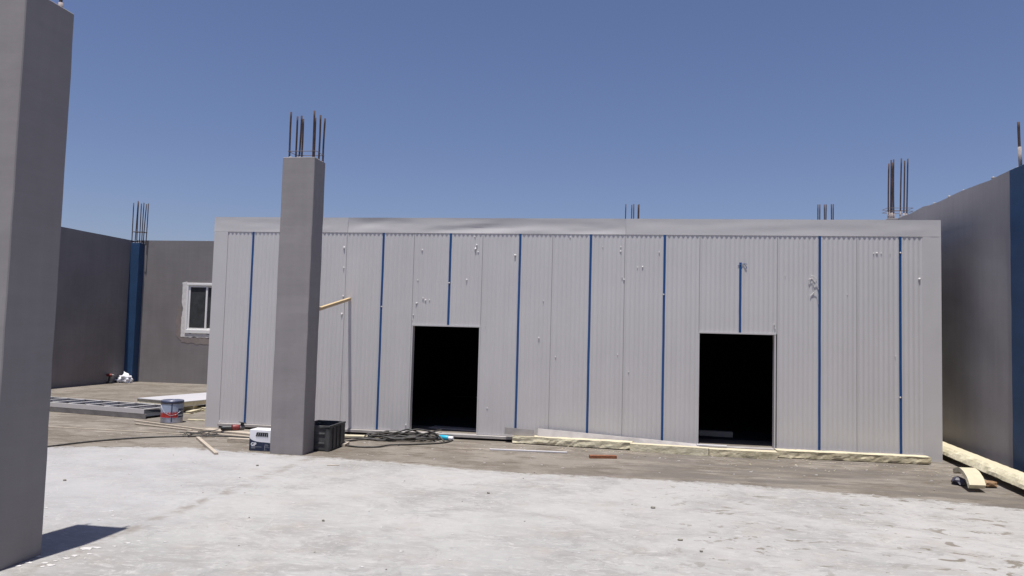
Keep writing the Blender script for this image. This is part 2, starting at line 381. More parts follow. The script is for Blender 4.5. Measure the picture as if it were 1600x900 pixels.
t = thing('boundary_wall', 'grey far boundary wall facing the camera, with the white-framed window in it', 'wall', (-5, 20.6, 0))
WX0, WX1, WZ0, WZ1 = -12.69, -11.42, 1.47, 2.955
wall_grid(t.location, [-14.39, -13.4, WX0, WX1, -9, -6, -3, 0, 3, 6.6], [0, .8, WZ0, WZ1, 3.6, 4.2], {(2, 2)}, 20.5, 20.72).build('wall', 'paint', t)
b = MB(t.location)
pts = [(x, 20.6 + .06*rnd.uniform(-1, 1), 4.205) for x in (-14.0, -13.55, -13.5, -12.9, -12.2, -12.12)]
lumps(b, pts, .028, 40); b.build('mortar_crumbs', 'mortar', t)['kind'] = 'stuff'
# plaster made good around the window: a ragged ring proud of the wall
b = MB(t.location)
def ragged(b, outline, y, thick, amp, seed):
    pts = []
    for (xa, za), (xb, zb) in zip(outline, outline[1:] + outline[:1]):
        L = math.hypot(xb-xa, zb-za); n = max(1, int(L/.035))
        for i in range(n):
            f = i/n; x = xa+(xb-xa)*f; z = za+(zb-za)*f
            d = noise.noise_vector(Vector((x*9, seed, z*9)))*amp; pts.append((x+d.x, z+d.z))
    b.face([(x, y, z) for x, z in pts]); 
    for (xa, za), (xb, zb) in zip(pts, pts[1:]+pts[:1]): b.face([(xa, y, za), (xb, y, zb), (xb, y+thick, zb), (xa, y+thick, za)])
ragged(b, [(-12.83, 2.975), (-12.69, 3.0), (-12.685, 1.465), (-11.4, 1.46), (-11.4, 1.36), (-12.81, 1.36), (-12.82, 1.7), (-12.79, 2.2), (-12.84, 2.45)], 20.492, .008, .03, 3)
b.build('plaster_patch', 'plaster', t)
b = MB(t.location)
ragged(b, [(-12.98, 2.2), (-12.86, 2.3), (-12.80, 1.75), (-12.80, 1.35), (-11.4, 1.35), (-11.4, 1.14), (-12.2, 1.16), (-12.75, 1.2), (-12.95, 1.4)], 20.4955, .005, .06, 5)
b.build('damp_patch', 'plaster_d', t)
wb_ = t

# window, set in the far wall
t = thing('window', 'white-framed sliding window with dark glass in the far grey wall', 'window', (-12.0, 20.5, WZ0))
b = MB(t.location); fw = .075
b.box(WX0+.003, WX1-.003, 20.47, 20.56, WZ0+.003, WZ0+.11, bev=.006); b.box(WX0+.003, WX1-.003, 20.47, 20.56, WZ1-fw, WZ1-.003, bev=.006)
b.box(WX0+.003, WX0+fw-.015, 20.472, 20.56, WZ0+.11, WZ1-fw); b.box(WX1-fw, WX1-.003, 20.472, 20.56, WZ0+.11, WZ1-fw)
b.build('frame', 'pvc', t)
for x0, x1, y in ((WX0+.062, -12.03, 20.50), (-12.09, WX1-fw, 20.53)):
    b = MB(t.location); z0, z1 = WZ0+.112, WZ1-fw-.002
    b.box(x0, x0+.055, y, y+.028, z0, z1); b.box(x1-.055, x1, y, y+.028, z0, z1); b.box(x0+.055, x1-.055, y, y+.028, z0, z0+.05); b.box(x0+.055, x1-.055, y, y+.028, z1-.05, z1)
    s_ = b.build('sash', 'pvc', t)
    MB(t.location).box(x0+.05, x1-.05, y+.010, y+.016, z0+.045, z1-.045).build('pane', 'glass', s_)

t = thing('boundary_wall', 'grey right-hand boundary wall with a chipped top edge, beyond the foam strip', 'wall', (5.35, 12, 0))
rough_box(t.location, 5.25, 5.47, 11.05, 20.49, 0, 4.14, .3, .006, 3, 1.3, top=.02).build('wall', 'wallpaint', t, False)
rough_box(t.location, 5.252, 5.47, -1, 10.38, 0, 4.14, .5, .006, 4, 1.3, top=.02).build('wall', 'wallpaint', t, False)
b = MB(t.location)
pts = [(5.27 + .05*rnd.random(), y, 4.15 + .02*rnd.random()) for y in (11.08, 11.62, 11.64, 12.3, 12.5, 12.55, 12.9, 13.1, 13.7, 14.0, 15.2, 15.3, 10.9)]
lumps(b, pts, .026, 80); b.build('mortar_crumbs', 'mortar', t)['kind'] = 'stuff'

# ------------------------------------------------------------------ columns with starter bars
def rod(o, a, b_, r=.008, lean=0.0):
    a = Vector(a); b_ = Vector(b_); n = 9; pts = []
    for i in range(n+1):
        f = i/n; p = a.lerp(b_, f); p += Vector((math.sin(f*3)*.006*lean, math.cos(f*2.2)*.004*lean, 0)); pts.append(p)
    return MB(o).tube(pts, r, 6)
def column(label, x0, x1, y0, y1, z1, bars, bar_r=.012, m='column', tie=None, seed=0, step=.24, group='concrete columns with starter bars', cap=True, low=None):
    c = Vector(((x0+x1)/2, (y0+y1)/2, 0))
    t = thing('concrete_column', label, 'column', c, 0, group)
    b = rough_box(c, x0, x1, y0, y1, 0, z1, step, .006, seed, 3.0)
    bm = b.bm; bmesh.ops.recalc_face_normals(bm, faces=bm.faces)
    sharp = [e for e in bm.edges if len(e.link_faces) == 2 and e.calc_face_angle() > 1.0]
    bmesh.ops.bevel(bm, geom=sharp, offset=.007, segments=1, affect='EDGES')
    b.build('shaft', m, t, False)
    if cap:
        b = MB(c)
        pts = [(x0+.03 + rnd.random()*(x1-x0-.06), y0+.02+rnd.random()*(y1-y0-.04), z1+.002) for _ in range(10)]
        lumps(b, pts, .028, seed*11); b.build('mortar_crust', 'mortar', t)['kind'] = 'stuff'
    for (xa, ya, xb, yb, zt) in bars:
        rod(c, (xa, ya, z1-.05), (xb, yb, zt), bar_r, rnd.uniform(-1, 1)).build('rebar', 'rebar', t)
        if low:
            MB(c).tube([(xa, ya, z1-.01), (xa+(xb-xa)*low, ya+(yb-ya)*low, z1+(zt-z1)*low)], bar_r*1.35, 6).build('mortar_coating', 'concrete_rebar', t)
    if tie:
        for z in tie:
            xa, xb = min(p[0] for p in bars)-.01, max(p[0] for p in bars)+.01; ya, yb = min(p[1] for p in bars)-.01, max(p[1] for p in bars)+.01
            MB(c).tube([(xa, ya, z), (xb, ya, z), (xb, yb, z), (xa, yb, z+.01), (xa, ya, z+.004)], .005, 5).build('stirrup', 'wire', t)
    return t

column('massive grey concrete column at the left edge, nearest the camera, its side in shade', -4.72, -4.237, 4.66, 5.135, 4.12,
       [(-4.30, 5.06, -4.30, 5.06, 4.75), (-4.30, 4.72, -4.31, 4.72, 4.78), (-4.66, 5.06, -4.66, 5.06, 4.7), (-4.66, 4.72, -4.66, 4.73, 4.7)], seed=5, low=.1)

# bars of the middle column: pixel at base and tip, at a chosen depth
mb = []
for xb, xt, yt, Y in ((452.5, 455, 175, 9.9), (462, 465, 182, 10.1), (467, 471.5, 181, 9.88), (471, 474, 186, 10.12), (489, 491.5, 173, 9.88), (490.5, 493, 184, 10.0), (498, 501, 180, 10.06), (505, 508, 185, 10.14)):
    a = py(xb, 246, Y); c_ = py(xt, yt, Y); mb.append((a.x, Y, c_.x, Y, c_.z))
column('tall free-standing grey column in front of the shed, dark bars rising from its top', -4.735, -4.262, 9.82, 10.2, 4.115, mb, .0135, seed=6, tie=[4.21])

def far_bars(pxs, Y, yb=335): 
    out = []
    for x0, x1, yt, dY in pxs:
        a = py(x0, yb, Y+dY); c_ = py(x1, yt, Y+dY); out.append((a.x, Y+dY, c_.x, Y+dY, c_.z))
    return out
column('blue-painted pillar in the far left yard corner with many bars on top', -14.398, -14.12, 20.24, 20.498, 4.10,
       far_bars([(206, 209, 317, 0), (211, 216, 314, .08), (214, 216.5, 316, .2), (218, 221, 318, .05), (221.5, 225, 317, .2), (224, 229, 319, .06), (228, 232, 318, .18)], 20.27, 378), .014, 'blue', tie=[4.42, 4.43], seed=7, group='blue pillars')
column('hidden concrete column whose five bars show above the fascia just right of middle', .02, .44, 20.02, 20.46, 4.2,
       far_bars([(977.5, 978, 319, 0), (987, 987.3, 320, 0), (990, 990.3, 319, .2), (998, 998.5, 319, .1), (997, 997.3, 320, .3)], 20.1), .014, seed=8, cap=False)
column('hidden concrete column whose six bars show above the fascia towards its right end', 5.02, 5.245, 20.02, 20.46, 4.2,
       far_bars([(1278, 1278, 319.5, 0), (1280.5, 1281, 319.5, .2), (1288, 1288, 319.5, .1), (1290.5, 1291, 319.5, .25), (1299.5, 1299, 319, 0), (1302, 1302, 319, .2)], 20.1), .014, seed=9, cap=False)
column('concrete column at the right wall with a cage of long bars above shed corner', 5.08, 5.248, 15.3, 15.75, 4.15,
       far_bars([(1388, 1389, 255.5, 0), (1391.5, 1392.5, 250, .2), (1393.5, 1394.5, 254, .1), (1396.5, 1396.5, 249, .3), (1406.5, 1408.5, 247.5, .0), (1412, 1413.5, 251, .2), (1416.5, 1418.5, 248, .3)], 15.4, 338), .013, seed=10, tie=[4.30, 4.36], low=.12)
column('dark blue pillar in the right wall at the picture edge with one thick upright bar', 5.225, 5.5, 10.40, 11.045, 4.15,
       [(5.29, 10.885, 5.285, 10.91, 4.78), (5.29, 10.55, 5.29, 10.55, 4.7)], .017, 'blue', seed=11, group='blue pillars', low=.45)

# ------------------------------------------------------------------ the panel shed
SY = 12.06; SB = 19.6
shed = thing('panel_shed', 'light grey flat-roofed shed of ribbed panels with two open doorways', 'shed', (-1.14, SY, 0)); so_ = shed.location.copy()
JN = [-6.93, -5.765, -4.60, -3.43, -2.271, -1.121, .038, 1.205, 2.378, 3.545, 4.70]
def panel_mesh(x0, x1, z0, z1, seed):
    """ribbed sheet front with real grooves, .08 thick"""
    b = MB(so_); w_ = x1-x0; n = 16; p = (w_-.012)/n; prof = [(x0+.0016, 0.03), (x0+.0022, 0)]
    for i in range(n):
        a = x0+.006+p*i
        prof += [(a+f*p, 0.0035*(1-math.cos(2*math.pi*f))*(1.15 if .3 < f < .7 else 1)) for f in (.125, .25, .375, .5, .625, .75, .875)] + [(a+p, 0)]
    prof = prof[:-1]
    prof += [(x1-.0022, 0), (x1-.0016, .03)]
    zs = [z0, z1]
    low = [b.v((x, SY+d, z0)) for x, d in prof]; hi = [b.v((x, SY+d, z1)) for x, d in prof]
    for i in range(len(prof)-1):
        f = b.bm.faces.new((low[i], low[i+1], hi[i+1], hi[i])); f.smooth = 0 < i < len(prof)-2
    bl = [b.v((x, SY+.08, z)) for x, z in ((x0+.0016, z0), (x1-.0016, z0), (x1-.0016, z1), (x0+.0016, z1))]
    b.bm.faces.new((bl[3], bl[2], bl[1], bl[0]))
    b.bm.faces.new([low[0], bl[0], bl[3], hi[0]]); b.bm.faces.new([low[-1], hi[-1], bl[2], bl[1]])
    # end caps on vertices of their own, so that the ribs keep level normals
    for z, rev in ((z0, True), (z1, False)):
        q = [b.v((x, SY+d, z)) for x, d in prof] + [b.v((x1-.0016, SY+.08, z)), b.v((x0+.0016, SY+.08, z))]
        b.bm.faces.new(q)
    return b
D1 = (-3.405, -2.29); D2 = (1.213, 2.339); DT = 1.815
PB = .085
for i in range(10):
    x0, x1 = JN[i], JN[i+1]; z0 = PB
    if i in (3, 7): z0 = DT+.012
    panel_mesh(x0, x1, z0, 3.36, i).build('wall_panel', 'panel', shed)
    # the dark line of the tongue-and-groove joint behind the sheets
    MB(so_).box(x1-.0014, x1+.0014, SY+.006, SY+.05, z0 if i not in (2, 6) else PB, 3.36).build('panel_joint', 'joint', shed)
# blue film strips
FS = [(-6.285, PB+.01, 3.355), (-5.13, PB+.01, 3.355), (-3.96, PB+.01, 3.355), (-2.812, DT+.03, 3.355), (-1.652, PB+.01, 3.355), (-.507, PB+.01, 3.355), (.660, PB+.01, 3.355), (1.824, DT+.02, 2.93), (3.003, PB+.01, 3.355), (4.166, PB+.01, 3.355)]
for x, z0, z1 in FS:
    b = MB(so_); n = 10
    L = [(x + .0035*noise.noise(Vector((x*9, i*.7, 1))), z0+(z1-z0)*i/n) for i in range(n+1)]
    for (xa, za), (xb, zb) in zip(L, L[1:]):
        for sgn in (0,):
            vs = [b.v(q) for q in ((xa-.0175, SY-.004, za), (xa+.0175, SY-.004, za), (xb+.0175, SY-.004, zb), (xb-.0175, SY-.004, zb), (xa-.0175, SY+.004, za), (xa+.0175, SY+.004, za), (xb+.0175, SY+.004, zb), (xb-.0175, SY+.004, zb))]
            for q in ((0, 1, 2, 3), (1, 5, 6, 2), (4, 0, 3, 7)): b.bm.faces.new([vs[k] for k in q])
    b.build('film_strip', 'film', shed)
# fascia: three dented sheet lengths
for xa, xb, sd, dent in ((-7.012, -4.595, 1, .007), (-4.592, .045, 2, .017), (.048, 4.744, 3, .004)):
    b = MB(so_); nx = int((xb-xa)/.07); nz = 7; vs = []
    for i in range(nx+1):
        row = []
        for k in range(nz+1):
            x = xa+(xb-xa)*i/nx; z = 3.357+.254*k/nz
            d = dent*noise.fractal(Vector((x*.8, k*.30, sd*9.0)), 1, 2, 3)*math.sin(math.pi*min(1, max(0, k/nz)))
            d *= min(1, i/5, (nx-i)/5)
            row.append(b.v((x, SY-.004+dent*.42*math.sin(math.pi*k/nz)+d*.95, z + (.004*noise.noise(Vector((x*1.5, 0, sd))) if k == nz else 0))))
        vs.append(row)
    for i in range(nx):
        for k in range(nz):
            f = b.bm.faces.new((vs[i][k], vs[i+1][k], vs[i+1][k+1], vs[i][k+1])); f.smooth = True
    top = [b.v((xa+(xb-xa)*i/nx, SY+.25, 3.612)) for i in range(nx+1)]; bot = [b.v((xa+(xb-xa)*i/nx, SY+.012, 3.357)) for i in range(nx+1)]
    tl = [b.bm.verts.new(vs[i][nz].co) for i in range(nx+1)]; bl_ = [b.bm.verts.new(vs[i][0].co) for i in range(nx+1)]
    for i in range(nx):
        b.bm.faces.new((tl[i], tl[i+1], top[i+1], top[i])); b.bm.faces.new((bl_[i+1], bl_[i], bot[i], bot[i+1]))
    o = b.build('fascia', 'trim', shed)
# corner trims
for xa, xb in ((-7.005, -6.752), (4.484, 4.744)):
    b = MB(so_); nz = 24; nx = 4; vs = []
    for k in range(nz+1):
        z = .0+3.355*k/nz
        vs.append([b.v((xa+(xb-xa)*i/nx, SY-.0045-.004*(noise.fractal(Vector((xa+i*.4, 0, z*1.6)), 1, 2, 2))*(0 < i < nx), z)) for i in range(nx+1)])
    for k in range(nz):
        for i in range(nx):
            f = b.bm.faces.new((vs[k][i], vs[k][i+1], vs[k+1][i+1], vs[k+1][i])); f.smooth = True
        for i, yy in ((0, 1), (nx, 1)):
            z0, z1 = 3.355*k/nz, 3.355*(k+1)/nz; x = xa if i == 0 else xb; dy = .28 if (x < -7 or x > 4.7) else .012
            q = [b.v((x, SY-.0045+dy, z0)), b.v((x, SY-.0045+dy, z1))]; b.bm.faces.new((b.bm.verts.new(vs[k][i].co), q[0], q[1], b.bm.verts.new(vs[k+1][i].co)))
    b.build('corner_trim', 'trim', shed)
# door frames
for xa, xb, nm in ((*D1, 0), (*D2, 1)):
    b = MB(so_)
    b.box(xa-.022, xa+.0, SY-.007, SY+.12, PB, DT); b.box(xb-.0, xb+.022, SY-.007, SY+.12, PB, DT); b.box(xa-.022, xb+.022, SY-.0085, SY+.12, DT, DT+.024)
    b.build('door_frame', 'trim', shed)
# base channel, side and back walls, roof, floor
for xa, xb in ((-6.752, 1.0), (1.0, 4.484)):
    b = MB(so_); b.box(xa, xb, SY-.055, SY+.10, .034, PB-.004, bev=.004); b.build('base_channel', 'steel', shed)
MB(so_).box(-6.75, 4.48, SY+.012, SY+.10, .0, .033).build('base_gap_shade', 'shade_paint', shed)  # near-black strip painting the shade in the gap under the channel
b = MB(so_); b.box(-7.0, -6.94, SY+.085, SB, .0, 3.5); b.build('side_wall', 'panel', shed)
b = MB(so_); b.box(4.665, 4.742, SY+.085, SB, .0, 3.5); b.build('side_wall', 'panel', shed)
MB(so_).box(-6.93, 4.66, SB-.08, SB, .0, 3.5).build('back_wall', 'panel', shed)
MB(so_).box(-6.99, 4.72, SY+.082, SB, 3.502, 3.56).build('roof', 'panel', shed)
MB(so_).box(-6.93, 4.66, SY+.1, SB-.082, .004, .07).build('floor', 'ground', shed)
b = MB(so_)   # near-black sheets: the darkness of the rooms put into colour
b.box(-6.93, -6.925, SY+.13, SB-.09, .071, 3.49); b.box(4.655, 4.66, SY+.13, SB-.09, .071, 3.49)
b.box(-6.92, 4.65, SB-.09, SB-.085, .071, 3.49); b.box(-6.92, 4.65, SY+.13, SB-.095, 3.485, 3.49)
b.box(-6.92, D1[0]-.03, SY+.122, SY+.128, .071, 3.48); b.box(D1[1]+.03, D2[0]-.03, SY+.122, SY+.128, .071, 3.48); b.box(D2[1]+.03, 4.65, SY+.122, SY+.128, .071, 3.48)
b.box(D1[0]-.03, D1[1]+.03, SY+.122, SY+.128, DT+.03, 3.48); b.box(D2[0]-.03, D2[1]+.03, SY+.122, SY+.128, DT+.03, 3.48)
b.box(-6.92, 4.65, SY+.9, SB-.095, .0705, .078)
b.build('room_shade', 'shade_paint', shed)
# dabs of expanding foam over the screw heads
SPOT = [(538, 387, 1.3), (537, 418, .9), (536, 463, 1.2), (660, 391, 1.2), (653, 438, .9), (661, 466, .9), (665, 469, 1.1), (671, 469, .8), (651, 474, 1.3), (742, 370, .8), (745, 383, 1.2), (743, 389, 1.5), (747, 394, .9), (729, 437, .9),
        (805, 399, 1.3), (849, 470, .8), (891, 371, .8), (942, 386, .6), (970, 386, .8), (970, 393, 1.2), (972, 433, .7), (975, 437, 1.0), (1004, 417, .9), (996, 418, .6), (1030, 394, .7), (842, 528, .9), (868, 558, .7), (965, 554, .8), (982, 581, .9),
        (761, 638, .8), (713, 508, .7), (758, 509, .6), (646, 492, .8), (644, 500, .6), (1365, 396, .7), (1370, 396, 1.1), (1377, 396, .8), (1391, 396, .5), (1437, 436, 1.3), (1324, 460, .6), (1399, 556, .6), (1210, 507, .9), (1211, 513, .7), (1227, 430, .5), (534, 491, 1.2), (1162, 369, .6), (634, 664, .9), (343, 659, 1.0)]
for i, (x, y, k) in enumerate(SPOT):
    p = py(x, y, SY-.001)
    b = MB(so_); b.blob(p, .0105*k, .008*k, .014*k, 2, 1.0, 3.2, i); b.build('foam_spot', 'foamwhite', shed)
for x, y in ((1407, 395), (1407, 621), (702, 442), (596, 479), (1037, 460)):
    p = py(x, y, SY-.006); MB(so_).blob(p, .016, .008, .012, 1, .3, 3, x).build('foam_spot', 'foamwhite', shed)
# curls of peeled film
b = MB(so_)
def curl(pts, r=.006): 
    P_ = [Vector(p) for p in pts]; out = []
    for i in range(len(P_)-1):
        p0, p1, p2, p3 = P_[max(0, i-1)], P_[i], P_[i+1], P_[min(len(P_)-1, i+2)]
        for k in range(6):
            f = k/6; out.append(.5*((2*p1)+(-p0+p2)*f+(2*p0-5*p1+4*p2-p3)*f*f+(-p0+3*p1-3*p2+p3)*f**3))
    out.append(P_[-1]); return out
b.tube(curl([py(1279, 452, SY-0.0040), py(1277, 446, SY-0.0090), py(1272, 439, SY-0.0150), py(1268, 435, SY-0.0150), py(1264, 437, SY-0.0110), py(1265, 440, SY-0.0075)]), .005, 5)
b.tube(curl([py(1276, 437, SY-0.0075), py(1271, 431, SY-0.0125), py(1267, 431, SY-0.0110), py(1266, 434, SY-0.0075)]), .004, 5)
b.tube(curl([py(1279, 475, SY-0.0040), py(1276, 463, SY-0.0050), py(1272, 455, SY-0.0060), py(1268, 441, SY-0.0060)]), .003, 5)
b.tube(curl([py(1272, 456, SY-0.0040), py(1269, 460, SY-0.0070), py(1266, 462, SY-0.0070)]), .005, 5)
b.build('film_curl', 'foamwhite', shed)
b = MB(so_)
b.tube(curl([py(1153, 415, SY-0.0040), py(1158, 413, SY-0.0060), py(1163, 412, SY-0.0090), py(1167, 413, SY-0.0060)]), .004, 5)
b.tube(curl([py(1160, 412, SY-0.0050), py(1164, 414, SY-0.0080), py(1167, 419, SY-0.0060)]), .004, 5)
b.build('film_curl', 'film', shed)

# two slits of light built as pale bars; offcuts lying in the dark rooms
o = MB().bar(py(648, 618, 18.9), py(672, 619, 18.9), .05, .045).build('batten', 'board'); tag(o, 'pale strip imitating a slit of light far back in the left doorway, left side', 'batten', 'imitated slits of light in the left doorway')
o = MB().bar(py(704, 620, 18.9), py(746, 621.5, 18.9), .05, .04).build('batten', 'board'); tag(o, 'pale strip imitating a slit of light far back in the left doorway, right side', 'batten', 'imitated slits of light in the left doorway')
o = MB().bar(Vector((1.35, 13.3, .12)), Vector((1.9, 13.25, .12)), .12, .09, bev=.006).build('panel_offcut', 'palewood'); tag(o, 'grey offcut lying inside the dark right doorway on the floor', 'offcut')
o = MB().bar(Vector((-3.2, 12.75, .085)), Vector((-2.35, 12.6, .085)), .25, .02).build('sheet_offcut', 'steel'); tag(o, 'flat grey sheet offcut on the floor just inside the left doorway', 'offcut')

# ------------------------------------------------------------------ brace and strips at the shed foot
o = MB().bar((-4.515, SY-.002, 2.235), (-4.405, 10.21, 1.965), .052, .045, bev=.003).build('timber_brace', 'wood'); tag(o, 'raw timber brace sloping from the middle column to the shed wall', 'timber brace')

def foam_bar(label, a, b_, wd, ht, seed, m='foam', rough=.014, group='foam strips along the shed foot', step=.05, name='foam_strip', dz=0.0, slope=False):
    """a hand-cut strip of insulation foam from a to b (ground line of its axis), with torn faces"""
    a = Vector(a); b_ = Vector(b_); d = (b_-a); L = d.length; d.normalize(); sd = Vector((d.y, -d.x, 0))
    b = MB(a); n = max(2, int(L/step)); ring = []
    prof = [(-.5, 0), (-.5, .35), (-.5, .7), (-.5, 1), (-.17, 1), (.17, 1), (.5, 1), (.5, .6), (.5, 0), (0, 0)]
    if slope: prof = [(-.5, .15), (-.44, .45), (-.34, .75), (-.2, 1), (0, 1), (.25, 1), (.5, 1), (.5, .6), (.5, 0), (-.38, 0)]
    for i in range(n+1):
        f = i/n; c = a.lerp(b_, f) + Vector((0, 0, dz)); row = []
        for j, (u, v) in enumerate(prof):
            p = c + sd*(-u*wd) + Vector((0, 0, v*ht))
            q = noise.noise_vector(Vector((f*L*5, j*1.3, seed*4.4)))*rough + noise.noise_vector(Vector((f*L*17, j*2.3, seed*2.4)))*rough*.5
            if v == 0: q.z = abs(q.z)*1.0
            if v == 1: q *= .55
            row.append(b.v(p + q))
        ring.append(row)
    m2 = len(prof)
    for r0, r1 in zip(ring, ring[1:]):
        for j in range(m2):
            f = b.bm.faces.new((r0[j], r0[(j+1) % m2], r1[(j+1) % m2], r1[j])); f.material_index = 1 if prof[j][1] == 1 and prof[(j+1) % m2][1] == 1 else 0
    b.bm.faces.new(list(reversed(ring[0]))); b.bm.faces.new(ring[-1])
    o = b.build(name, [m, 'foamtop'], None, False); o.location = a
    return tag(o, label, 'foam strip', group)
foam_bar('torn yellow foam strip with a frayed tip, leftmost along the shed foot', (-1.66, 11.95, 0), (.20, 11.80, 0), .20, .108, 1, 'foam', .015, dz=.012)
foam_bar('clean-cut pale foam block, second in the row along the shed foot', (.17, 11.70, 0), (1.315, 11.585, 0), .14, .115, 2, 'foam', .003)
foam_bar('pale foam bar with a wavy crack lying across the right doorway', (1.32, 11.62, 0), (2.29, 11.60, 0), .20, .106, 3, 'foamdark', .005)
foam_bar('rough brownish foam strip, rightmost along the shed foot near its corner', (2.31, 11.78, 0), (4.45, 11.80, 0), .20, .102, 4, 'foamdark', .013, dz=.008)
o = foam_bar('long pale foam strip lying along the right-hand wall to the picture edge', (5.10, 14.6, 0), (4.64, 7.6, 0), .23, .125, 6, 'foam', .009, dz=.07, slope=True, group='foam strips along the right wall')
o = foam_bar('short thin foam scrap under the lying sandwich panel', (-8.6, 14.3, 0), (-7.5, 14.1, 0), .14, .07, 8, 'foamdark', .02, group='foam scraps left of the shed')
o = foam_bar('thin yellow foam sliver on the floor beside the shed corner and paint can', (-7.75, 12.75, 0), (-7.05, 12.82, 0), .05, .022, 9, 'foam', .006, group='foam scraps left of the shed')
# arched foam piece by the right wall
b = MB((4.28, 10.0, 0)); P0 = [Vector((4.315, 10.42, .13)), Vector((4.29, 10.22, .185)), Vector((4.26, 10.02, .185)), Vector((4.235, 9.86, .14)), Vector((4.215, 9.74, .07))]
cr = curl(P0); th = .055; wd_ = .19; ring = []
for i, p in enumerate(cr):
    t_ = (cr[min(i+1, len(cr)-1)]-cr[max(i-1, 0)]).normalized(); s_ = Vector((1, .1, 0)); u_ = s_.cross(t_).normalized()
    if u_.z < 0: u_ = -u_
    j = noise.noise_vector(p*14)*.006
    ring.append([b.v(p+s_*a*wd_/2+u_*c*th/2+j) for a, c in ((-1, -1), (1, -1), (1, 1), (-1, 1))])
for r0, r1 in zip(ring, ring[1:]):
    for k in range(4):
        f = b.bm.faces.new((r0[k], r0[(k+1) % 4], r1[(k+1) % 4], r1[k])); f.material_index = 1 if k == 2 else 0
b.bm.faces.new(list(reversed(ring[0]))); b.bm.faces.new(ring[-1])
o = b.build('foam_offcut', ['foam', 'foamtop']); o.location = (4.28, 10.0, 0); tag(o, 'arched pale foam offcut propped on litter near the right wall', 'foam offcut')
o = MB().blob((4.20, 10.2, .045), .09, .10, .05, 2, .5, 4, 3).build('wrapper', 'rubbish', None, False); tag(o, 'dark crumpled wrapper under the left side of the arched foam offcut', 'wrapper')
o = MB().blob((4.50, 10.14, .04), .10, .09, .045, 2, .5, 4, 9).build('wrapper', 'orange', None, False); tag(o, 'tan and dark crumpled wrapper between arched foam offcut and wall strip', 'wrapper')

# bent sheet-metal flashings leaning at the shed foot
def flashing(name, label, a, b_, za, zb, dep, lip, m='steel'):
    """an open channel: a sloped face from the wall out, with a turned-down lip"""
    b = MB(a); n = 14; a = Vector(a); b_ = Vector(b_); th = .004; rows_ = []
    for i in range(n+1):
        f = i/n; p = a.lerp(b_, f); z = za+(zb-za)*f; k = .004*noise.noise(Vector((f*5, za, 2)))
        rows_.append([p+Vector((0, 0, z+k)), p+Vector((0, -.012, z-.003+k)), p+Vector((0, -dep, max(.012, z-lip+k)))])
    for r0, r1 in zip(rows_, rows_[1:]):
        for j in range(2): b.face((r0[j], r0[j+1], r1[j+1], r1[j]))
    bmesh.ops.remove_doubles(b.bm, verts=b.bm.verts, dist=1e-5)
    bmesh.ops.solidify(b.bm, geom=list(b.bm.faces), thickness=th)
    o = b.build(name, m); o.location = rows_[0][0]-rows_[0][0]+a
    return tag(o, label, 'flashing')
flashing('metal_flashing', 'long light grey metal flashing sloping along the shed foot above the foam strips', (-1.28, 12.0, 0), (1.22, 12.0, 0), .235, .105, .075, .15, 'steel')
t = thing('metal_channel', 'short grey metal channel offcut with its end overhanging the left foam strip', 'channel', (-1.5, 11.93, .19))
b = MB(t.location); b.bar((-1.80, 11.95, .19), (-1.33, 11.93, .175), .10, .010); b.build('flange', 'steel', t)
b = MB(t.location); b.bar((-1.80, 11.895, .235-.045), (-1.33, 11.875, .215-.045), .008, .105); b.build('web', 'steel', t)
o = MB().bar((1.16, 11.75, .128), (1.60, 11.74, .128), .10, .022, bev=.002).build('white_plank', 'board'); tag(o, 'short white plank lying on the foam bar at the right doorway', 'plank')

# small timber on the floor
o = MB().bar(gp(765, 702, .012), gp(886, 707, .012), .045, .020, bev=.002).build('white_batten', 'board'); tag(o, 'thin white batten lying on the brown floor in front of the foam strips', 'batten')
o = MB().bar(gp(921, 713.5, .02), gp(963, 714, .02), .08, .045, bev=.003).build('wood_block', 'redwood'); tag(o, 'short red-brown wood block on the floor before the foam strips', 'wood block')
o = MB().bar(gp(309, 684, .018), gp(338, 709, .018), .05, .035, bev=.003).build('batten', 'palewood'); tag(o, 'pale batten lying towards the camera left of the white printed box', 'batten')
o = MB().bar(gp(357, 687, .03), gp(396, 689, .03), .085, .06, bev=.003).build('wood_block', 'palewood'); tag(o, 'pale wood block lying left of the white printed box', 'wood block')
for i, (p, q, wd, ht, lab) in enumerate((((322, 671), (425, 681), .16, .03, 'wide pale floorboard lying along the shed foot behind the printed box'),
        ((210, 657), (332, 673), .035, .02, 'long thin pale lath in front of the paint can, the upper of two'), ((212, 662), (300, 672), .03, .018, 'long thin pale lath in front of the paint can, the lower of two'),
        ((75, 667), (300, 679), .022, .014, 'very long thin pale lath lying from the left column towards the cable tangle'), ((292, 674), (395, 683), .05, .02, 'pale lath lying under the black cable behind the printed box'),
        ((536, 681), (598, 683), .12, .03, 'cream board lying between the black crate and the cable coil'), ((536, 696), (543, 692), .06, .04, 'small pale wood scrap at the right foot of the crate'))):
    o = MB().bar(gp(*p, ht/2+.003*(i % 3)), gp(*q, ht/2+.003*(i % 3)), wd, ht, bev=.002).build('lath' if 'lath' in lab else 'board', 'palewood' if i not in (5,) else 'foamtop'); tag(o, lab, 'lath' if 'lath' in lab else 'board', 'loose laths and boards by the shed')

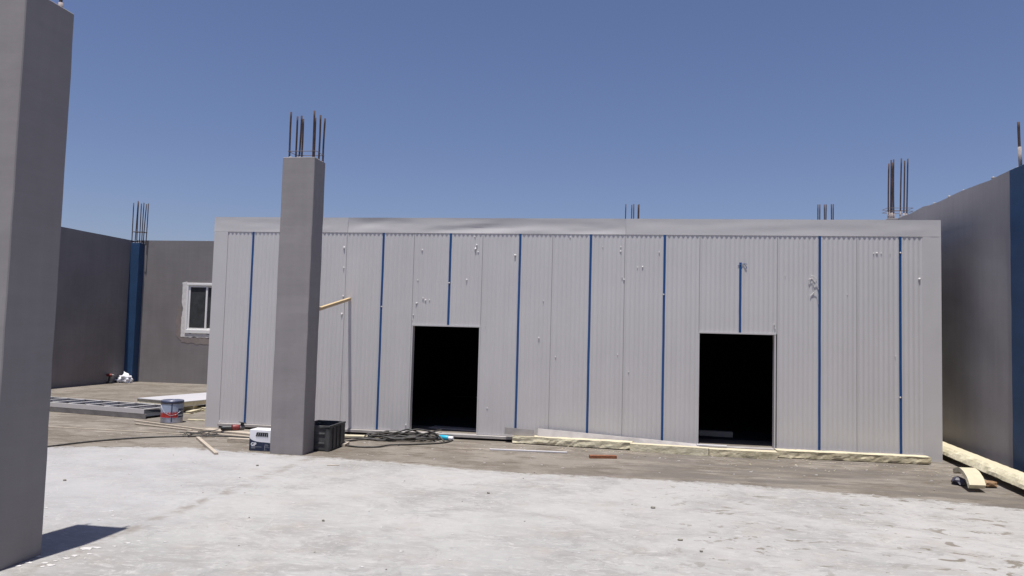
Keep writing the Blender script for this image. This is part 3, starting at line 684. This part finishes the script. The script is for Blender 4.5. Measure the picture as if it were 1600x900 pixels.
# ------------------------------------------------------------------ stacked ladder frame and sandwich panel at the left
A = Vector((-8.54, 12.64, 0)); dF = (Vector((-11.0, 13.12, 0))-A).normalized(); dB = Vector((-dF.y, dF.x, 0)); dB = -dB if dB.y < 0 else dB
t = thing('ladder_frame', 'stack of two grey metal ladder frames lying on the floor beside the left column', 'metal frame', A)
LF = 4.2; WF = .78
for z0, sh in ((.005, .045), (.095, 0.0)):
    for s_ in (0, WF):
        b = MB(A); p = A + dF*(-sh) + dB*s_; q = p + dF*LF
        b.bar(p+Vector((0, 0, z0+.042)), q+Vector((0, 0, z0+.042)), .006, .084)
        s2 = 1 if s_ == 0 else -1
        b.bar(p+dB*.018*s2+Vector((0, 0, z0+.081)), q+dB*.018*s2+Vector((0, 0, z0+.081)), .034, .005); b.bar(p+dB*.018*s2+Vector((0, 0, z0+.003)), q+dB*.018*s2+Vector((0, 0, z0+.003)), .034, .005)
        b.build('side_rail', 'trim' if sh == 0 else 'darksteel', t)
for k, f in enumerate((.03, .50, .98, 1.42, 1.86, 2.30, 2.74, 3.18, 3.62, 4.06)):
    p = A+dF*f
    b = MB(A); b.bar(p+dB*.02+Vector((0, 0, .168)), p+dB*(WF-.02)+Vector((0, 0, .168)), .05, .024); b.build('rung', 'trim', t)
b = MB(A); p = A+dB*(WF/2)+dF*.03; b.bar(p+Vector((0, 0, .03)), p+dF*(LF-.1)+Vector((0, 0, .03)), WF-.05, .012); b.build('frame_shade_sheet', 'blackplastic', t)  # added black sheet, the shade between the rungs put into colour

c0 = gp(284, 628, .22); cl_ = gp(207, 622.5, .22); cr_ = gp(336, 623.3, .22); 
e1 = cl_-c0; e2 = (cr_-c0).normalized()*2.6
e1 = e1 - e2*(e1.dot(e2)/e2.dot(e2))
t = thing('sandwich_panel', 'white sandwich panel with a yellow foam core lying flat behind the paint can', 'panel', (c0+e1*.5+e2*.5)*1.0)
t.location.z = 0
def slab(z0, z1, ins=0.0):
    b = MB(t.location); P_ = [c0, c0+e1, c0+e1+e2, c0+e2]; cen = sum(P_, Vector())/4
    P_ = [p+(cen-p).normalized()*ins for p in P_]
    vs = [b.v((p.x, p.y, z)) for z in (z0, z1) for p in P_]
    for q in ((3, 2, 1, 0), (4, 5, 6, 7), (0, 1, 5, 4), (1, 2, 6, 5), (2, 3, 7, 6), (3, 0, 4, 7)): b.bm.faces.new([vs[k] for k in q])
    return b
slab(.207, .222).build('facing_sheet', 'board', t); slab(.135, .2065, .012).build('foam_core', 'foam', t); slab(.122, .1345).build('facing_sheet', 'board', t)
for i, (f, g_) in enumerate(((.2, .12), (.75, .18), (.5, .8))):
    c = c0+e1*f+e2*g_
    o = foam_bar(['foam block propping the near right of the lying sandwich panel', 'foam block propping the near left of the lying sandwich panel', 'foam block propping the far side of the lying sandwich panel'][i], (c.x-.2, c.y, 0), (c.x+.2, c.y+.05, 0), .2, .119, 20+i, 'foamdark', .006, group='foam blocks under the sandwich panel', name='foam_block')
o = foam_bar('bent pale foam offcut leaning out from under the sandwich panel', gp(294, 647), gp(320, 640), .10, .05, 31, 'foam', .012, group='foam scraps left of the shed', name='foam_offcut')

# ------------------------------------------------------------------ paint can
c = Vector((-7.84, 12.40, 0)); r = .185
t = thing('paint_can', 'large tin paint can with pale blue and red label beside the shed corner', 'paint can', c)
MB(c).lathe(c, [(r*.98, 0), (r, .005), (r, .022), (r*.985, .03), (r*.985, .36), (r, .368), (r*1.01, .376), (r, .386)]).build('body', 'tin', t)
MB(c).lathe(c+Vector((0, 0, .372)), [(r*.96, 0), (r*1.02, .004), (r*1.02, .02), (r*.97, .026), (r*.9, .022), (r*.88, .012)]).build('lid', 'tin', t)
MB(c).lathe(c, [(r*1.0, .342), (r*1.028, .344), (r*1.028, .392), (r*1.0, .394)]).build('shoulder_band', 'navytin', t)
def band(z0, z1, a0, a1, rr, n=14, jag=0, seed=0):
    b = MB(c); L = []
    for i in range(n+1):
        a = a0+(a1-a0)*i/n; zz = z1 + (jag*((i % 2)-.5)*2 + jag*.5*noise.noise(Vector((i*1.7, seed, 0))) if jag else 0)
        L.append((Vector((c.x+rr*math.cos(a), c.y+rr*math.sin(a), z0)), Vector((c.x+rr*math.cos(a), c.y+rr*math.sin(a), zz))))
    for (p0, p1), (q0, q1) in zip(L, L[1:]): b.face((p0, q0, q1, p1))
    return b
va = math.atan2(-c.y, -c.x)    # direction of the viewer's side of the can
D = math.radians
band(.09, .332, va-D(88), va-D(4), r*.992).build('label', 'bluegrey', t); band(.09, .332, va+D(0), va+D(88), r*.992).build('label', 'bluegrey', t)
band(.10, .185, va-D(80), va-D(6), r*.996, 11, .022, 1).build('red_marking', 'redprint', t)
band(.10, .195, va+D(2), va+D(30), r*.996, 7, .02, 2).build('red_marking', 'redprint', t)
band(.10, .255, va+D(32), va+D(86), r*.996, 6).build('dark_marking', 'navytin', t)
for k in range(4): band(.205+.026*k*.0, .213, va+D(36+9*k), va+D(42+9*k), r*.999, 2).build('small_print', 'cardwhite', t)
for k in range(4): band(.13, .150, va+D(34+9*k), va+D(40+9*k), r*.999, 2).build('small_print', 'cardwhite', t)
band(.03, .36, va-D(5), va+D(1.5), r*.998, 2).build('seam', 'navytin', t)
b = MB(c); b.tube([c+Vector((r*1.0*math.cos(va+a), r*1.0*math.sin(va+a), .34-.20*math.sin((a+1.5)/3.0*math.pi))) for a in [-1.5+.15*i for i in range(21)]], .003, 5); b.build('handle', 'tin', t)

# ------------------------------------------------------------------ printed box beside the middle column
bx0, bx1, by0, by1, bh = -5.118, -4.80, 9.98, 10.20, .295
t = thing('cardboard_box', 'white and navy printed box reading GP standing left of the middle column', 'box', ((bx0+bx1)/2, by0, 0)); bo = t.location.copy()
MB(bo).box(bx0, bx1, by0, by1, .004, bh, bev=.003).build('carton', 'cardwhite', t)
MB(bo).box(bx0+.004, bx1-.004, by0+.10, by0+.112, bh, bh+.0015).build('lid_seam', 'greyprint', t)
W_ = bx1-bx0; fy = by0-.0025
def fp(u, v, dy=0.0): return (bx0+u*W_, fy-dy, .004+v*(bh-.004))
b = MB(bo); top = [(0, .60), (.05, .555), (.12, .51), (.22, .47), (.34, .44), (.5, .425), (.7, .42), (.85, .41), (1, .395)]
for (u0, v0), (u1, v1) in zip(top, top[1:]): b.face((fp(u0, .012), fp(u1, .012), fp(u1, v1), fp(u0, v0)))
b.build('navy_field', 'navy', t)
b = MB(bo)   # slanted emblem strokes under one sloping outline
for k in range(6):
    u = .29+.10*k; b.face((fp(u, .69, .001), fp(u+.082, .69, .001), fp(u+.108 if k < 5 else u+.07, .855, .001), fp(u+.03, .855, .001)))
b.face((fp(.32, .84, .0015), fp(.87, .84, .0015), fp(.85, .88, .0015), fp(.34, .88, .0015)))
b.build('emblem', 'black', t)
b = MB(bo)
for v, u0, u1, h in ((.665, .33, .62, .012), (.66, .64, .88, .010), (.57, .32, .90, .016)):
    n = 9
    for k in range(n):
        a = u0+(u1-u0)*k/n; b.face((fp(a, v, .001), fp(a+(u1-u0)/n*.7, v, .001), fp(a+(u1-u0)/n*.7, v+h, .001), fp(a, v+h, .001)))
b.build('small_print', 'greyprint', t)
b = MB(bo)
for u0, v0, u1, v1 in ((.09, .20, .30, .215), (.31, .185, .58, .2), (.09, .15, .30, .165), (.09, .115, .28, .13), (.72, .26, .90, .275), (.72, .04, .735, .26), (.74, .17, .95, .18), (.74, .215, .9, .222), (.72, .32, .86, .33), (.74, .06, .84, .07)):
    b.face((fp(u0, v0, .001), fp(u1, v0, .001), fp(u1, v1, .001), fp(u0, v1, .001)))
b.build('small_print', 'greyprint', t)
tcu = bpy.data.curves.new('letters', 'FONT'); tcu.body = 'GP'; tcu.size = .064; tcu.extrude = .0006; tcu.offset = .0022
tmp = bpy.data.objects.new('letters', tcu); COL.objects.link(tmp)
dg = bpy.context.evaluated_depsgraph_get(); tm = bpy.data.meshes.new_from_object(tmp.evaluated_get(dg)); bpy.data.objects.remove(tmp)
tm.transform(Matrix.Translation(Vector(fp(.075, .235, .0012))-bo) @ Matrix.Rotation(math.pi/2, 4, 'X')); tm.materials.clear(); tm.materials.append(MT['cardwhite'])
link('lettering', tm, t)

# ------------------------------------------------------------------ black crate behind the middle column
cx0, cx1, cy0, cy1, ch = -4.47, -4.055, 10.225, 10.83, .36
t = thing('plastic_crate', 'open black plastic crate standing behind the middle column', 'crate', ((cx0+cx1)/2, (cy0+cy1)/2, 0), 0); co = t.location.copy()
b = MB(co); b.box(cx0, cx1, cy0, cy1, .01, .022); b.build('bottom', 'blackplastic', t)
for nm, q in (('front_wall', (cx0, cx1, cy0, cy0+.008)), ('back_wall', (cx0, cx1, cy1-.008, cy1))):
    b = MB(co); b.box(*q, .022, ch-.03); b.build(nm, 'greyplastic', t)
for x0 in (cx0, cx1-.008):
    MB(co).box(x0, x0+.008, cy0+.008, cy1-.008, .022, ch-.03).build('side_wall', 'greyplastic', t)
b = MB(co)
b.box(cx0-.012, cx1+.012, cy0-.012, cy0+.010, ch-.03, ch, bev=.003); b.box(cx0-.012, cx1+.012, cy1-.010, cy1+.012, ch-.03, ch, bev=.003)
b.box(cx0-.012, cx0+.010, cy0+.010, cy1-.010, ch-.03, ch); b.box(cx1-.010, cx1+.012, cy0+.010, cy1-.010, ch-.03, ch); b.build('rim', 'greyplastic', t)
for x in (cx0-.008, cx1-.052):
    for y in (cy0-.008, cy1-.052):
        MB(co).box(x, x+.06, y, y+.06, .0, ch-.031, bev=.008).build('corner_post', 'greyplastic', t)
for k in range(3):
    y = cy0+.14+.14*k; MB(co).box(cx1, cx1+.014, y, y+.028, .02, ch-.032, bev=.003).build('rib', 'blackplastic', t)
for z in (.10, .235):
    MB(co).box(cx0+.06, cx1-.06, cy0-.010, cy0, z, z+.022, bev=.003).build('rib', 'greyplastic', t)

# ------------------------------------------------------------------ cables
def cable_obj(name, label, strands, r, loc, group=None, m='cable'):
    b = MB(loc)
    for s_ in strands: b.tube(curl(s_), r, 6)
    o = b.build(name, m); o.location = loc; return tag(o, label, 'cable', group)
rc = random.Random(3)
strands = []
for k in range(6):
    cx, cy = -3.50+rc.uniform(-.14, .14), 11.70+rc.uniform(-.10, .10); a, b_ = rc.uniform(.32, .56), rc.uniform(.16, .36); ph = rc.uniform(0, 6.28); rz = rc.uniform(-.25, .25); pts = []; zb = .014+.012*k
    for i in range(15):
        an = ph+i*2*math.pi/13; x, y = a*math.cos(an), b_*math.sin(an)
        pts.append((cx+x*math.cos(rz)-y*math.sin(rz)+rc.uniform(-.03, .03), cy+x*math.sin(rz)+y*math.cos(rz)+rc.uniform(-.03, .03), max(.014, zb+rc.uniform(-.015, .02))))
    strands.append(pts)
strands.append([gp(535, 690, .014), gp(570, 686, .02), gp(600, 688, .02), gp(640, 684, .03), gp(660, 688, .02)])
strands.append([gp(535, 686, .014), gp(556, 684, .014), gp(590, 686, .03), gp(640, 681, .05), gp(668, 685, .03)])
strands.append([gp(541, 696, .014), gp(560, 698, .014), gp(590, 698, .014), gp(612, 695, .02), gp(650, 694, .014), gp(690, 692, .014), gp(706, 688, .014), gp(706, 684, .014)])
strands.append([gp(610, 686, .05), gp(630, 677, .10), gp(652, 671, .15), gp(680, 677, .12), gp(694, 690, .014)])
strands.append([gp(640, 686, .05), gp(655, 680, .10), gp(675, 675, .12), gp(690, 671, .13)])
strands.append([gp(598, 682, .03), gp(625, 674, .12), gp(640, 671, .14), gp(660, 678, .09), gp(676, 684, .05)])
cable_obj('cable_coil', 'untidy coil of thick black cable on the floor before the left doorway', strands, .0135, (-3.3, 11.7, 0))
cable_obj('cable', 'black cable snaking from the left column to the shed corner', [[gp(60, 700, .012), gp(100, 694.5, .012), gp(150, 689, .012), gp(200, 685, .012), gp(250, 682.5, .012), gp(300, 681.5, .012), gp(330, 681, .03), gp(360, 682, .03), gp(392, 684, .03), gp(425, 685, .012)]], .012, (-6.5, 10.8, 0))
st = []
for k in range(4):
    pts = []
    for i in range(7):
        x = 288+rc.uniform(-9, 12)+i*8; y = 677+2.5*math.sin(i*.9+k*2.1)+rc.uniform(-2.2, 2.2); pts.append(gp(x, y, .02+.02*rc.random()))
    st.append(pts)
cable_obj('cable_tangle', 'small tangle of thin dark cord on the laths left of the printed box', st, .006, (-6.7, 11.3, 0))

# cartridge
p = gp(688, 683, .04); q = gp(708, 685, .04); dv = (q-p).normalized()
t = thing('cartridge', 'cyan and white plastic cartridge lying beside the black cable coil', 'cartridge', p); p0 = p.copy()
MB(p0).tube([p, p+dv*.005, p+dv*.15, p+dv*.155], [.034, .038, .038, .034], 12).build('tube', 'cyan', t)
MB(p0).tube([p+dv*.156, p+dv*.16, p+dv*.235, p+dv*.24], [.026, .030, .030, .024], 12).build('cap', 'cardwhite', t)
MB(p0).tube([p-dv*.022, p-dv*.001], [.034, .037], 12).build('end_cap', 'cardwhite', t)

# angle grinder
p = gp(345, 669, .075); q = gp(372, 668, .075); dv = (q-p).normalized(); sv = Vector((dv.y, -dv.x, 0))
t = thing('angle_grinder', 'black and red power grinder lying on the boards at the shed foot', 'power tool', p); p0 = p.copy()
MB(p0).tube([p, p+dv*.03, p+dv*.15, p+dv*.17], [.03, .042, .040, .048], 10).build('handle', 'blackplastic', t)
MB(p0).tube([p+dv*.171, p+dv*.19, p+dv*.27, p+dv*.29], [.046, .052, .05, .044], 10).build('motor_housing', 'red', t)
MB(p0).tube([p+dv*.291, p+dv*.30, p+dv*.36, p+dv*.37], [.044, .047, .045, .03], 10).build('gear_head', 'darksteel', t)
MB(p0).tube([p+dv*.33+Vector((0, 0, .045)), p+dv*.335+Vector((0, 0, .075))], [.03, .024], 10).build('spindle', 'blackplastic', t)
MB(p0).tube([p+dv*.335+Vector((0, 0, .076)), p+dv*.336+Vector((0, 0, .081))], [.062, .062], 18).build('disc', 'black', t)
MB(p0).tube(curl([p, p-dv*.1+Vector((0, 0, -.03)), p-dv*.3+Vector((0, 0, -.05)), p-dv*.45+sv*.1+Vector((0, 0, -.055))]), .006, 6).build('cord', 'cable', t)

# cordless drill and cloth in the far left corner
p = Vector((-14.29, 19.5, 0))
t = thing('cordless_drill', 'dark cordless drill standing by the far left wall next to the white cloth', 'power tool', p)
b = MB(p); b.bar(p+Vector((-.02, 0, .04)), p+Vector((.0, 0, .21)), .045, .05, up=(1, 0, 0), bev=.008); b.build('grip', 'blackplastic', t)
MB(p).bar(p+Vector((-.08, 0, .028)), p+Vector((.07, 0, .028)), .08, .055, bev=.008).build('battery', 'blackplastic', t)
MB(p).tube([p+Vector((-.09, 0, .24)), p+Vector((-.08, 0, .24)), p+Vector((.06, 0, .24)), p+Vector((.07, 0, .24))], [.03, .04, .04, .034], 10).build('housing', 'red', t)
MB(p).tube([p+Vector((.071, 0, .24)), p+Vector((.09, 0, .24)), p+Vector((.14, 0, .24))], [.03, .028, .014], 10).build('chuck', 'darksteel', t)
b = MB((-14.12, 19.95, 0))
b.blob((-14.13, 19.98, .13), .16, .14, .14, 3, .8, 3.4, 2); b.blob((-14.27, 19.93, .07), .10, .12, .09, 3, .9, 3.8, 5)
b.blob((-14.0, 19.93, .06), .07, .10, .09, 3, .9, 3.4, 7)
o = b.build('cloth', 'rag', None, True); o.location = (-14.12, 19.95, 0); tag(o, 'crumpled white cloth heaped at the foot of the blue corner pillar', 'cloth')

# ------------------------------------------------------------------ crumbs, flakes and pebbles on the floors
def flakes(b, c, s_, seed, mi=0, h=.006):
    n = 11; ph = seed*1.3; pts = []
    for k in range(n):
        a = k*2*math.pi/n; rr = s_*(.35+1.5*abs(noise.noise(Vector((k*.9, seed*3.3, 0)))))
        pts.append(Vector((c[0]+rr*math.cos(a+ph), c[1]+rr*.7*math.sin(a+ph), c[2])))
    top = [b.v(p+Vector((0, 0, h))) for p in pts]; bot = [b.v(p) for p in pts]
    b.bm.faces.new(top)
    for k in range(n): b.bm.faces.new((bot[k], bot[(k+1) % n], top[(k+1) % n], top[k]))
b = MB(); rf = random.Random(11); k = 0
for x, y, s_ in ((80, 884, .05), (70, 880, .04), (105, 873, .035), (66, 886, .035), (135, 858, .07), (150, 856, .04), (141, 866, .03), (86, 877, .03), (60, 870, .035), (45, 880, .03), (30, 885, .04), (117, 869, .03), (200, 849, .03), (216, 846, .03), (133, 873, .018), (175, 799, .03), (72, 794, .03), (176, 806, .025), (258, 847, .02), (155, 813, .02), (73, 807, .015), (180, 854, .02)):
    flakes(b, gp(x, y, .004), s_, k, h=.004); k += 1
for _ in range(170):
    x = rf.uniform(-8, 4.8); y = rf.uniform(4.2, 9.4); flakes(b, (x, y, .004), rf.uniform(.006, .024), k, h=.004); k += 1
for _ in range(160):
    x = rf.uniform(-8, 4.9); y = rf.uniform(9.9, 11.7) if rf.random() < .7 else rf.uniform(10.8, 11.6); flakes(b, (x, y, .0), rf.uniform(.006, .024), k, h=.005); k += 1
tag(b.build('plaster_flakes', 'flake'), 'scattered white plaster flakes and crumbs across the concrete floor', 'debris', kind='stuff')
b = MB(); rf = random.Random(5)
for _ in range(60):
    x = rf.uniform(1.5, 4.9); y = rf.uniform(10.6, 11.66); b.blob((x, y, .005), rf.uniform(.005, .016), rf.uniform(.005, .015), .006, 1, .5, 3, _)
for _ in range(40):
    x = rf.uniform(-1.6, .2); y = rf.uniform(11.4, 11.8); b.blob((x, y, .005), rf.uniform(.005, .016), rf.uniform(.005, .015), .006, 1, .5, 3, _)
tag(b.build('foam_crumbs', 'foamtop'), 'pale foam crumbs strewn in front of the shed foot', 'debris', kind='stuff')
b = MB(); rf = random.Random(8)
for x, y, s_ in ((1020, 793, .03), (1063, 843, .022), (402, 727+0, .02), (101, 750, .02), (505, 813, .018), (763, 770, .02), (1096, 861, .016), (1062, 843, .02)):
    p = gp(x, y, .012); b.blob(p, s_, s_*.8, s_*.5, 1, .4, 3, x)
for _ in range(60):
    x = rf.uniform(-7, 4.8); y = rf.uniform(4.5, 11.5); s_ = rf.uniform(.004, .011); b.blob((x, y, .006), s_, s_, s_*.6, 1, .4, 3, _)
tag(b.build('pebbles', 'pebble'), 'small grey pebbles scattered over the concrete floor', 'debris', kind='stuff')
o = MB().bar(gp(511, 727, .008), gp(530, 727, .008), .025, .012).build('wood_splinter', 'palewood'); tag(o, 'small dark splinter lying on the white floor right of the middle column', 'splinter')
